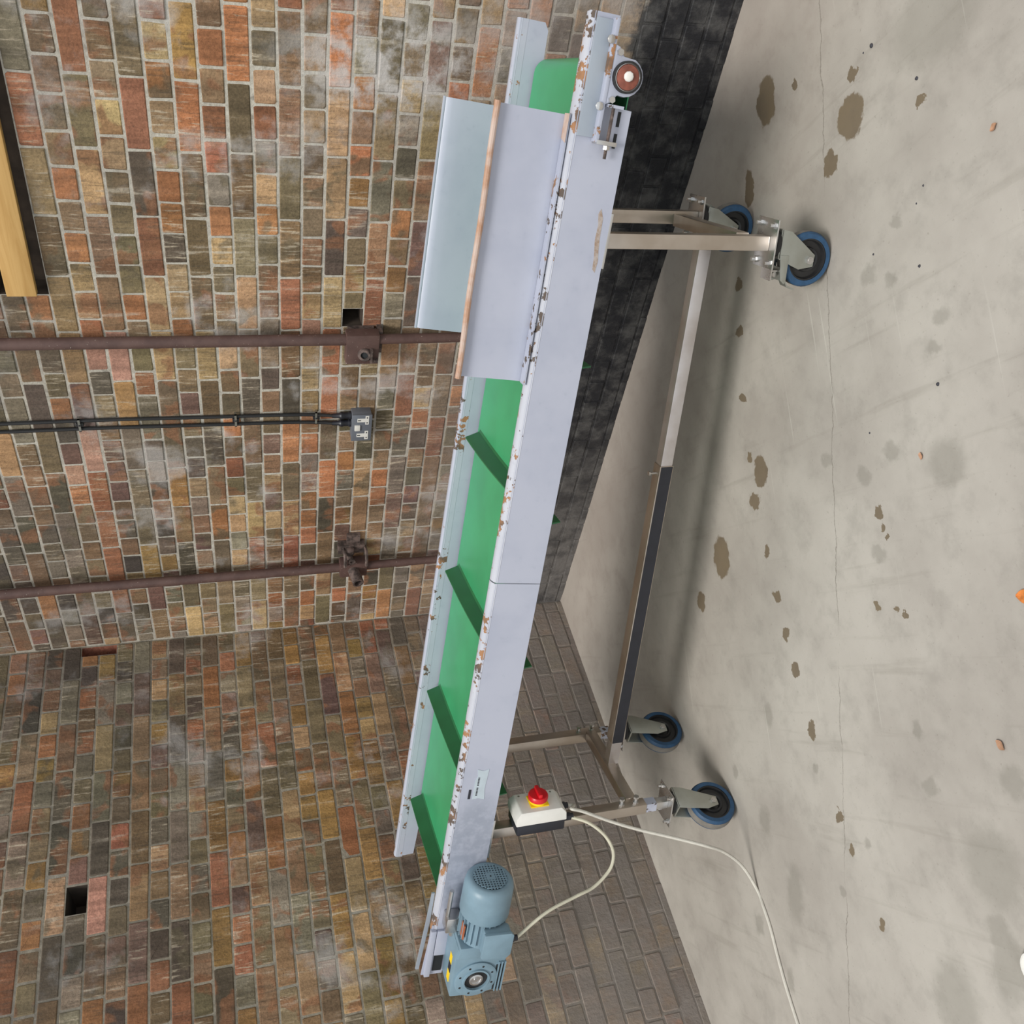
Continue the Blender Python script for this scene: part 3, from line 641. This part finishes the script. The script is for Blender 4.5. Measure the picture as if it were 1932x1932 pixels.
# --- rating label on the side plate
g = G(); g.prism([(1.624, -0.060), (1.650, -0.064), (1.668, -0.058), (1.740, -0.058), (1.736, -0.077), (1.742, -0.099), (1.700, -0.094), (1.624, -0.098), (1.630, -0.080)], 1, TN - 0.0012, TN + .0004); lb = g.build('rating_label', 'label', conv, F, smooth=0, label='small torn silver label')
for (a, b, c, d) in ((1.655, 1.688, -0.072, -0.0665), (1.694, 1.728, -0.072, -0.0665)):
    for k in range(6):
        x = a + (b - a) * k / 6; g = G(); g.box((x, TN - 0.0016, c), (x + (b - a) * .11, TN - 0.0010, d)); g.build('print_mark', 'black', lb, F, smooth=0)
g = G(); g.box((1.702, TN - 0.0012, -0.0505), (1.738, TN + .0004, -0.0425)); g.build('black_sticker', 'black', conv, F, smooth=0)
# --- flange plates under the frame
for (a, b, t_) in ((-0.090, 0.048, TN), (1.835, 1.990, TN), (-0.090, 0.048, TF - 0.11), (1.835, 1.990, TF - 0.11)):
    g = G(); g.box((a, t_ + .001, -0.155), (b, t_ + 0.085, -0.148)); g.build('leg_flange', 'bright', conv, F, bevel=0.001)
# --- legs and cross members (square stainless tube)
def zb(s): return TZ + TM * s - 0.152
def leg(s, t, z0, sz=0.040):
    g = G(); z1 = zb(s) + .0
    g.box((s - sz / 2, t - sz / 2, z0), (s + sz / 2, t + sz / 2, z1)); return g.build('leg', 'steel', conv, Q, bevel=0.004)
LN, LF = 0.020, 0.455
leg(0.0, LN, 0.205); leg(-0.012, LF, 0.205)
l1 = leg(1.935, LN, 0.335); l2 = leg(1.942, LF, 0.335)
for (s, t, par) in ((1.935, LN, l1), (1.942, LF, l2)):
    g = G(); g.box((s - .015, t - .015, 0.250), (s + .015, t + .015, 0.345)); g.build('leg_extension', 'bright', par, Q, bevel=0.003)
    g = G(); g.box((s - .017, t - .017, 0.296), (s + .017, t + .017, 0.336)); g.build('worn_paint_band', 'paint_chip', par, Q)
    for z in (0.372, 0.425):
        g = G(); g.cyl((s - .020, t, z), (s - .026, t, z), .011, 6); g.cyl((s - .026, t, z), (s - .042, t, z), .006, 10); g.cyl((s - .040, t, z), (s - .048, t, z), .010, 6); g.build('bolt', 'bright', par, Q)
g = G(); g.box((-0.024, LN + 0.018, 0.250), (0.014, LF - 0.018, 0.290)); g.build('cross_bar', 'steel', conv, Q, bevel=0.004)
g = G(); g.box((1.908, LN + 0.018, 0.362), (1.950, LF - 0.018, 0.402)); g.build('cross_bar', 'steel', conv, Q, bevel=0.004)
ts = 0.250
def sz_(s): return 0.272 + (0.372 - 0.272) * s / 1.92
def sbar(a, b, h, tt, w_, name, mat, dz=0, lab=None):
    g = G(); g.prism([(a, sz_(a) - h / 2 + dz), (b, sz_(b) - h / 2 + dz), (b, sz_(b) + h / 2 + dz), (a, sz_(a) + h / 2 + dz)], 1, tt - w_ / 2, tt + w_ / 2); return g.build(name, mat, conv, Q, bevel=0.002, label=lab)
sb = sbar(0.010, 1.912, 0.040, ts, 0.040, 'stretcher', 'steel_light', 0, 'long steel stretcher between the two leg frames')
sl = sbar(0.735, 1.815, 0.047, ts, 0.047, 'stretcher_sleeve', 'steel')
g = G(); g.prism([(0.737, sz_(.737) - .020), (1.813, sz_(1.813) - .020), (1.813, sz_(1.813) + .020), (0.737, sz_(.737) + .020)], 1, ts - 0.0255, ts - 0.0225); g.build('black_strip', 'black', sl, Q, smooth=0, label='black strip on the stretcher sleeve')
g = G(); g.cyl((0.765, ts, sz_(.765) + .020), (0.765, ts, sz_(.765) + .045), .004, 8); g.cyl((0.765, ts, sz_(.765) + .045), (0.765, ts, sz_(.765) + .050), .008, 8); g.build('locking_bolt', 'bright', sl, Q)
# --- casters
def caster(s, t, zt, D, wd, ang, trail, brake, plate=(0.132, 0.104)):
    th = radians(ang); e = (cos(th), sin(th)); f = (-sin(th), cos(th))
    K_ = lambda a, b, z: Q(s + e[0] * a + f[0] * b, t + e[1] * a + f[1] * b, z)
    r = D / 2; hw = wd / 2 + 0.006
    g = G()
    for sg in (-1, 1):
        poly = [(-0.040, zt - 0.030), (0.040, zt - 0.030), (trail + 0.026, r + 0.030), (trail + 0.018, r - 0.014), (trail - 0.014, r - 0.016), (-0.034, zt - 0.062)]
        g.prism(poly, 1, sg * hw - 0.002, sg * hw + 0.002)
    g.box((-0.040, -hw - .002, zt - 0.036), (0.040, hw + .002, zt - 0.029))
    fk = g.build('caster_fork', 'zinc', conv, K_, bevel=0.0012, label='zinc plated caster fork')
    g = G(); g.lathe((0, 0, zt - 0.030), (0, 0, 1), [(0, .037), (.006, .040), (.014, .040), (.020, .034), (.026, .034)], 24); g.build('swivel_ring', 'rubber', fk, K_)
    g = G(); a, b = plate; g.box((-a / 2, -b / 2, zt - 0.005), (a / 2, b / 2, zt)); g.build('top_plate', 'bright', fk, lambda x, y, z: Q(s + x, t + y, z), bevel=0.0015)
    for x in (-1, 1):
        for y in (-1, 1):
            g = G(); cx, cy = x * (a / 2 - .016), y * (b / 2 - .016)
            g.cyl((cx, cy, zt), (cx, cy, zt + .006), .009, 6); g.cyl((cx, cy, zt + .006), (cx, cy, zt + .016), .005, 8); g.build('plate_bolt', 'bright', fk, lambda x_, y_, z_: Q(s + x_, t + y_, z_))
    h = wd / 2; R_ = r
    g = G(); g.lathe((trail, -h, r), (0, 1, 0), [(0, R_ * .76), (0.0, R_ * .92), (wd * .10, R_ * .975), (wd * .25, R_), (wd * .75, R_), (wd * .90, R_ * .975), (wd, R_ * .92), (wd, R_ * .76)], 40, False)
    ty = g.build('tyre', 'tyre', fk, K_, smooth=30, label='blue rubber tyre')
    g = G(); g.lathe((trail, -wd * .28, r), (0, 1, 0), [(0, R_ * 1.0012), (wd * .56, R_ * 1.0012)], 40, False); g.build('tread', 'tread', fk, K_)
    g = G(); g.lathe((trail, -h + .002, r), (0, 1, 0), [(0.012, 0.0), (.012, R_ * .30), (.002, R_ * .34), (.0, R_ * .42), (.010, R_ * .46), (.010, R_ * .66), (0, R_ * .71), (0, R_ * .78), (wd - .004, R_ * .78), (wd - .004, R_ * .71), (wd - .014, R_ * .66), (wd - .014, R_ * .46), (wd - .004, R_ * .42), (wd - .004, R_ * .3), (wd - .016, 0.0)], 32, False); g.build('hub', 'hub', fk, K_, smooth=40)
    g = G(); g.cyl((trail, -hw - .010, r), (trail, hw + .010, r), .0065, 10)
    for sg in (-1, 1): g.cyl((trail, sg * hw, r), (trail, sg * (hw + .008), r), .011, 6)
    g.build('axle_bolt', 'bright', fk, K_)
    if brake:
        g = G(); g.prism([(0.030, zt - 0.034), (0.098, zt - 0.046), (0.108, zt - 0.058), (0.104, zt - 0.064), (0.030, zt - 0.062)], 1, -hw - .004, -hw); g.prism([(0.030, zt - 0.034), (0.098, zt - 0.046), (0.108, zt - 0.058), (0.104, zt - 0.064), (0.030, zt - 0.062)], 1, hw, hw + .004)
        g.box((0.064, -hw, zt - 0.052), (0.100, hw, zt - 0.048)); bk = g.build('brake_bracket', 'zinc', fk, K_, bevel=0.001)
        g = G(); g.box((0.066, -0.026, zt - 0.020), (0.100, 0.026, zt - 0.016)); g.box((0.072, -0.020, zt - 0.050), (0.076, 0.020, zt - 0.018)); g.cyl((0.084, -0.016, zt - 0.034), (0.084, 0.016, zt - 0.034), .007, 10); g.build('brake_pedal', 'bright', fk, K_)
        g = G(); g.prism([(0.092, zt - 0.062), (0.118, zt - 0.078), (0.128, zt - 0.104), (0.124, zt - 0.104), (0.114, zt - 0.080), (0.090, zt - 0.066)], 1, -0.016, 0.016); g.build('brake_shoe', 'zinc', fk, K_)
caster(0.000, 0.022, 0.205, 0.152, 0.042, 0, 0.042, True)
caster(-0.012, 0.460, 0.205, 0.152, 0.042, 8, 0.030, False)
caster(1.950, 0.030, 0.250, 0.168, 0.054, -70, 0.036, False)
caster(1.945, 0.462, 0.250, 0.168, 0.054, -70, 0.036, False)
# --- switch box on the high-end leg (cover and red knob face the low end)
bx = 1.912
g = G(); g.box((bx - 0.044, -0.052, 0.662), (bx, 0.052, 0.830)); swb = g.build('switch_box', 'black', conv, Q, bevel=0.006, label='black and white isolator switch box with a red knob')
g = G(); c0, c1 = bx - 0.042, bx - 0.090
g.add([(c0, -0.055, 0.658), (c0, 0.055, 0.658), (c0, 0.055, 0.834), (c0, -0.055, 0.834), (bx - .072, -0.054, 0.660), (bx - .072, 0.054, 0.660), (bx - .072, 0.054, 0.832), (bx - .072, -0.054, 0.832), (c1, -0.048, 0.676), (c1, 0.048, 0.676), (c1, 0.048, 0.816), (c1, -0.048, 0.816)],
      [(3, 2, 1, 0)] + [(i, (i + 1) % 4, 4 + (i + 1) % 4, 4 + i) for i in range(4)] + [(4 + i, 4 + (i + 1) % 4, 8 + (i + 1) % 4, 8 + i) for i in range(4)] + [(8, 9, 10, 11)])
g.build('switch_cover', 'white', swb, Q, bevel=0.004, label='white cover')
g = G(); g.box((c1 - .004, -0.030, 0.714), (c1 + .001, 0.030, 0.778)); g.build('yellow_plate', 'yellow', swb, Q, bevel=0.003)
g = G(); g.lathe((c1 - .003, 0, 0.746), (-1, 0, 0), [(0, .030), (.010, .030), (.012, .028)], 32); g.build('yellow_collar', 'yellow', swb, Q)
g = G(); g.lathe((c1 - .014, 0, 0.746), (-1, 0, 0), [(0, .033), (.012, .034), (.018, .031), (.019, .027)], 32); kn = g.build('red_knob', 'red', swb, Q)
g = G(); g.box((c1 - .047, -0.027, 0.739), (c1 - .030, 0.027, 0.753)); g.build('knob_grip', 'red', swb, Q, bevel=0.004)
for z in (0.690, 0.802):
    g = G(); g.cyl((c1 + .001, 0.036, z), (c1 - .0008, 0.036, z), .004, 10); g.build('cover_screw', 'zinc', swb, Q)
g = G(); g.box((bx - .001, -0.030, 0.690), (bx + .006, 0.040, 0.800)); g.build('mounting_plate', 'steel', swb, Q)
for t_ in (-0.028, 0.026):
    g = G(); g.cyl((bx - .030, t_, 0.664), (bx - .030, t_, 0.636), .013, 8); g.cyl((bx - .030, t_, 0.638), (bx - .030, t_, 0.626), .010, 10); g.build('cable_gland', 'black', swb, Q)
# motor lead: hangs in a loop from the switch box to the terminal box
gl = F(2.192, -0.194, -0.240); gl = vec(gl[0], -gl[1], gl[2])
def on_t(px, py, t):                                                 # pixel -> (s, t, z) on a plane along the machine
    r = ray(px, py); k = ((P0 - CAM).dot(B) + t) / r.dot(B); q = CAM + r * k - P0; return vec(q.dot(A), t, q.z)
lp = [(1076, 1541), (1110, 1552), (1140, 1575), (1156, 1603), (1155, 1630), (1142, 1652), (1118, 1675), (1085, 1692), (1030, 1722)]
path = spline([vec(bx - .030, -0.028, 0.632)] + [on_t(x, y, -0.032 - 0.155 * k / 9) for k, (x, y) in enumerate(lp)] + [gl], 7)
g = G(); g.tube(path, 0.0056, 8); g.build('motor_lead', 'cable_y', conv, Q, label='yellowed grey lead looping to the motor')

# ------------------------------------------------------------------ power cable on the floor
def cw(s, t, z): return P0 + A * s + B * t + vec(0, 0, z)
fp = [on_floor(*q, 0.0055) for q in ((1429, 1680), (1440, 1710), (1453, 1749), (1466, 1800), (1479, 1848), (1492, 1891), (1505, 1932), (1518, 1975), (1540, 2040), (1575, 2110))]
tf_ = (fp[0] - P0).dot(B)
ap = [(1078, 1526, -.050), (1100, 1531, -.062), (1156, 1551, -.085), (1208, 1566, -.115), (1264, 1579, -.15), (1332, 1596, -.20)]
pts = [cw(bx - .030, 0.026, 0.632), cw(bx - .030, 0.018, 0.606)]
for (x, y, f) in ap:
    q = on_t(x, y, f); pts.append(cw(q.x, q.y, q.z))
zl = (on_t(1332, 1596, -.20)).z
pts += [on_floor(1367, 1608, zl * .62), on_floor(1401, 1635, zl * .26)] + fp
g = G(); g.tube(spline(pts, 7), 0.0055, 8); pc = g.build('power_cable', 'cable'); tag(pc, 'pale grey power cable dropping from the switch box and trailing over the concrete floor', 'cable')

# ------------------------------------------------------------------ pipes on the right wall
def pipe(y, zc, lab, second):
    root = tag(empty('iron_pipe', (-0.06, y, 0.45)), lab, 'pipe')
    o = (-0.06, y, 0.45)
    T_ = lambda x, yy, z: (x - o[0], yy - o[1], z - o[2])
    g = G(); g.cyl((-0.06, y, zc - 0.02), (-0.06, y, 3.0), 0.0215, 20); g.build('upper_length', 'pipe', root, T_)
    g = G(); g.cyl((-0.06, y, zc + 0.02), (-0.058, y - 0.004, 0.45), 0.0195, 20, 0.0175); g.build('lower_length', 'pipe', root, T_)
    return root, T_
r1, T1_ = pipe(-1.768, 1.155, 'rusty brown iron pipe passing through a square saddle bracket beside the wall socket', False)
g = G(); g.box((-0.084, -1.800, 1.096), (-0.036, -1.672, 1.218)); sd = g.build('saddle_bracket', 'pipe', r1, T1_, bevel=0.004)
g = G(); g.box((-0.040, -1.790, 1.108), (-0.003, -1.690, 1.206)); g.build('wall_block', 'iron', r1, T1_)
g = G(); g.box((-0.050, -1.795, 1.080), (-0.003, -1.700, 1.098)); g.build('packing_shim', 'iron', r1, T1_)
g = G(); g.lathe((-0.080, -1.718, 1.148), (-1, -.2, .25), [(-.005, .026), (.014, .026), (.020, .022), (.020, .014), (.0, .014)], 12); g.build('broken_nut', 'iron', sd, T1_)
g = G(); g.lathe((-0.088, -1.718, 1.150), (-1, -.2, .25), [(0, .013), (.004, .013)], 12); g.build('bolt_hole', 'motor_dark', sd, T1_)
g = G(); g.box((-0.104, -1.745, 1.122), (-0.082, -1.690, 1.130)); g.box((-0.100, -1.700, 1.100), (-0.084, -1.690, 1.126)); g.build('torn_lug', 'iron', sd, T1_)
r2, T2_ = pipe(-0.490, 1.140, 'rusty brown iron pipe with an open tube stub near the wall corner', True)
g = G(); g.box((-0.088, -0.535, 1.075), (-0.034, -0.448, 1.200)); sd = g.build('clamp', 'pipe', r2, T2_, bevel=0.006)
g = G(); g.lathe((-0.078, -0.492, 1.140), (-1, .08, -.18), [(0, .026), (.085, .026), (.085, .019), (.01, .019)], 18, False); g.build('tube_stub', 'iron', sd, T2_, label='open end of a cut tube')
g = G(); g.lathe((-0.05, -0.515, 1.150), (0, -1, .1), [(0, .015), (.055, .015), (.060, .024), (.085, .024), (.09, .016)], 10); g.build('bolt', 'iron', sd, T2_)
for z in (1.083, 1.180):
    g = G(); g.tube(spline([(-0.030, -0.590, z), (-0.070, -0.600, z), (-0.096, -0.575, z), (-0.100, -0.535, z)], 5), .008, 6); g.build('clamp_jaw', 'iron', sd, T2_)
g = G(); g.box((-0.040, -0.612, 1.085), (-0.003, -0.560, 1.205)); g.build('wall_plate', 'iron', r2, T2_)
g = G(); g.lathe((-0.086, -0.560, 1.150), (-1, 0, 0), [(0, .017), (.010, .017), (.010, .008), (.002, .008)], 12); g.build('ring', 'iron', sd, T2_)
g = G(); g.box((-0.02, -0.660, 1.105), (-0.003, -0.600, 1.165)); g.build('rag_bolt', 'iron', r2, T2_)

# ------------------------------------------------------------------ socket, cables and clips
sk = tag(empty('wall_socket', (0, -1.328, 1.137)), 'grey metal double wall socket with white outlets', 'socket')
oS = (0, -1.328, 1.137); S_ = lambda x, y, z: (x - oS[0], y - oS[1], z - oS[2])
g = G(); g.box((-0.046, -1.394, 1.098), (0.002, -1.262, 1.176)); g.build('back_box', 'socket', sk, S_, bevel=0.004)
g = G(); g.box((-0.054, -1.396, 1.096), (-0.045, -1.260, 1.178)); fp_ = g.build('face_plate', 'socket', sk, S_, bevel=0.005)
for y in (-1.370, -1.292):
    g = G(); x = -0.0552
    g.prism([(y - .022, 1.124), (y - .022, 1.110), (y + .022, 1.110), (y + .022, 1.124), (y + .009, 1.124), (y + .009, 1.156), (y - .009, 1.156), (y - .009, 1.124)], 0, x, -0.053)
    ou = g.build('outlet', 'white', fp_, S_, smooth=0)
    for (dy, dz, ww, hh) in ((0, .142 - .137 + 1.143 - 1.137, .0022, .006), (-.013, -.020, .003, .0022), (.013, -.020, .003, .0022)):
        g = G(); zc = 1.137 + dz; g.box((-0.0560, y + dy - ww, zc - hh), (-0.0550, y + dy + ww, zc + hh)); g.build('pin_hole', 'motor_dark', fp_, S_, smooth=0)
g = G(); g.box((-0.060, -1.346, 1.144), (-0.053, -1.318, 1.166)); g.build('rocker_switch', 'white', fp_, S_, bevel=0.002)
for y in (-1.372, -1.333):
    g = G(); g.lathe((-0.022, y, 1.176), (0, 0, 1), [(-.004, .017), (.010, .017), (.012, .014), (.030, .014), (.034, .016), (.042, .016), (.050, .010), (.076, .0085)], 14); g.build('cable_gland', 'black', sk, S_)
for i, y in enumerate((-1.372, -1.333)):
    pts = [(-0.022, y, 1.246), (-0.016, y - .002, 1.30), (-0.0125, y - .005, 1.42), (-0.0125, y - .008, 1.75), (-0.0125, y - .012, 2.1), (-0.0125, y - .010, 2.5), (-0.0125, y - .012, 3.0)]
    g = G(); g.tube(spline(pts, 5), 0.0068, 8); c = g.build('electrical_cable', 'rubber'); tag(c, ('thin black cable entering the grey socket on the side of the saddle bracket', 'thin black cable entering the grey socket on the side of the wall corner')[i], 'cable', 'twin cables feeding the socket')
for z, lab in ((1.315, 'black cable clip on the wall just above the grey socket'), (1.623, 'black cable clip midway up the twin black cables'), (2.183, 'black cable clip highest on the twin black cables')):
    y = -1.362 - (z - 1.3) * 0.008
    root = tag(empty('cable_clip', (0, y, z)), lab, 'clip', 'clips holding the twin cables')
    g = G(); g.box((-0.0235, -0.030, -0.004), (-0.0185, 0.030, 0.004)); g.box((-0.0235, -0.030, -0.004), (0.002, -0.0265, 0.004)); g.box((-0.0235, 0.0265, -0.004), (0.002, 0.030, 0.004)); g.build('clip_band', 'zinc', root)
    g = G(); g.box((-0.021, -0.0085, -0.014), (0.002, 0.0085, 0.012)); g.cyl((-0.020, 0, 0.0), (-0.025, 0, 0.0), .004, 8); g.build('clip_body', 'rubber', root, bevel=0.002)

# ------------------------------------------------------------------ timber batten high on the right wall
e1 = on_right(70, 560, -0.034); e2 = on_right(13, 562, -0.034)
g = G(); g.box((-0.034, -3.6, e1.z), (-0.004, e1.y, e2.z)); pk = g.build('wooden_plank', 'wood', None, lambda x, y, z: (x, y, z), bevel=0.003); tag(pk, 'planed yellow timber plank fixed across the brick wall', 'plank')
for y in (-2.35, -3.1):
    g = G(); g.cyl((-0.033, y, (e1.z + e2.z) / 2), (-0.0355, y, (e1.z + e2.z) / 2), .005, 10); g.build('screw_head', 'zinc', pk)

# ------------------------------------------------------------------ small things on the floor
def leaf(px, py, l, ang, mat, lab):
    q = on_floor(px, py); g = G(); n = 7; rows = []
    for i in range(n):
        f = i / (n - 1); wv = l * 0.30 * sin(pi * min(1, f * 1.02)) ** .8 + .001; z = 0.003 + 0.012 * abs(f - .45) + 0.004 * sin(5 * f)
        for k in (-1, 0, 1): g.v.append((l * (f - .5), k * wv, z + abs(k) * .006))
        for k in (-1, 0, 1): g.v.append((l * (f - .5), k * wv * .96, z + abs(k) * .006 - .0012))
    for i in range(n - 1):
        a = i * 6
        for k in range(2): g.f += [(a + k, a + k + 1, a + 7 + k, a + 6 + k), (a + 3 + k, a + 9 + k, a + 10 + k, a + 4 + k)]
        g.f += [(a, a + 6, a + 9, a + 3), (a + 2, a + 5, a + 11, a + 8)]
    g.f += [(0, 3, 4, 1), (1, 4, 5, 2)]; a = (n - 1) * 6; g.f += [(a, a + 1, a + 4, a + 3), (a + 1, a + 2, a + 5, a + 4)]
    o = g.build('dead_leaf', mat); o.location = q - vec(0, 0, 0.0009); o.scale = (1, 1, 0.55); o.rotation_euler = (0, 0, ang); tag(o, lab, 'leaf'); return o
leaf(1936, 1125, 0.050, 0.8, 'leaf', 'bright orange dead leaf lying on the open concrete')
leaf(1877, 240, 0.022, 1.3, 'scrap', 'thin curled brown leaf scrap on bare concrete beyond the large brown stain')
leaf(1740, 860, 0.018, 2.4, 'scrap', 'small pale leaf scrap beside a round grey stain')
leaf(1890, 1405, 0.030, 0.2, 'scrap', 'curled tan leaf scrap on the concrete between grey stains')
def stone(px, py, r, lab):
    q = on_floor(px, py); g = G(); g.lathe((0, 0, -.001), (0, 0, 1), [(0, r * .8), (r * .35, r), (r * .8, r * .75), (r * 1.1, r * .3)], 8)
    g.v = [(x * random.uniform(.85, 1.15), y * random.uniform(.85, 1.15), z) for x, y, z in g.v]
    o = g.build('stone_chip', 'stone', smooth=50); o.location = q; tag(o, lab, 'stone', 'dark grit on the concrete floor'); return o
for (x, y, r) in ((1645, 86, .0060), (1629, 100, .0028), (1730, 148, .0052), (1742, 350, .0030), (1729, 384, .0026), (1648, 480, .0032), (1735, 502, .0044), (1770, 725, .0052), (1641, 817, .003)):
    stone(x, y, r, 'tiny dark stone chip lying on the bare concrete')
q = on_floor(1960, 1828)
g = G(); g.lathe((0, 0, 0), (0, 0, 1), [(0, .026), (.004, .034), (.012, .038), (.016, .037), (.016, .033), (.006, .030), (.004, .0)], 28, False); g.f.append(tuple(range(27, -1, -1)))
o = g.build('white_lid', 'white'); o.location = q; tag(o, 'round white plastic lid lying on the floor', 'lid')
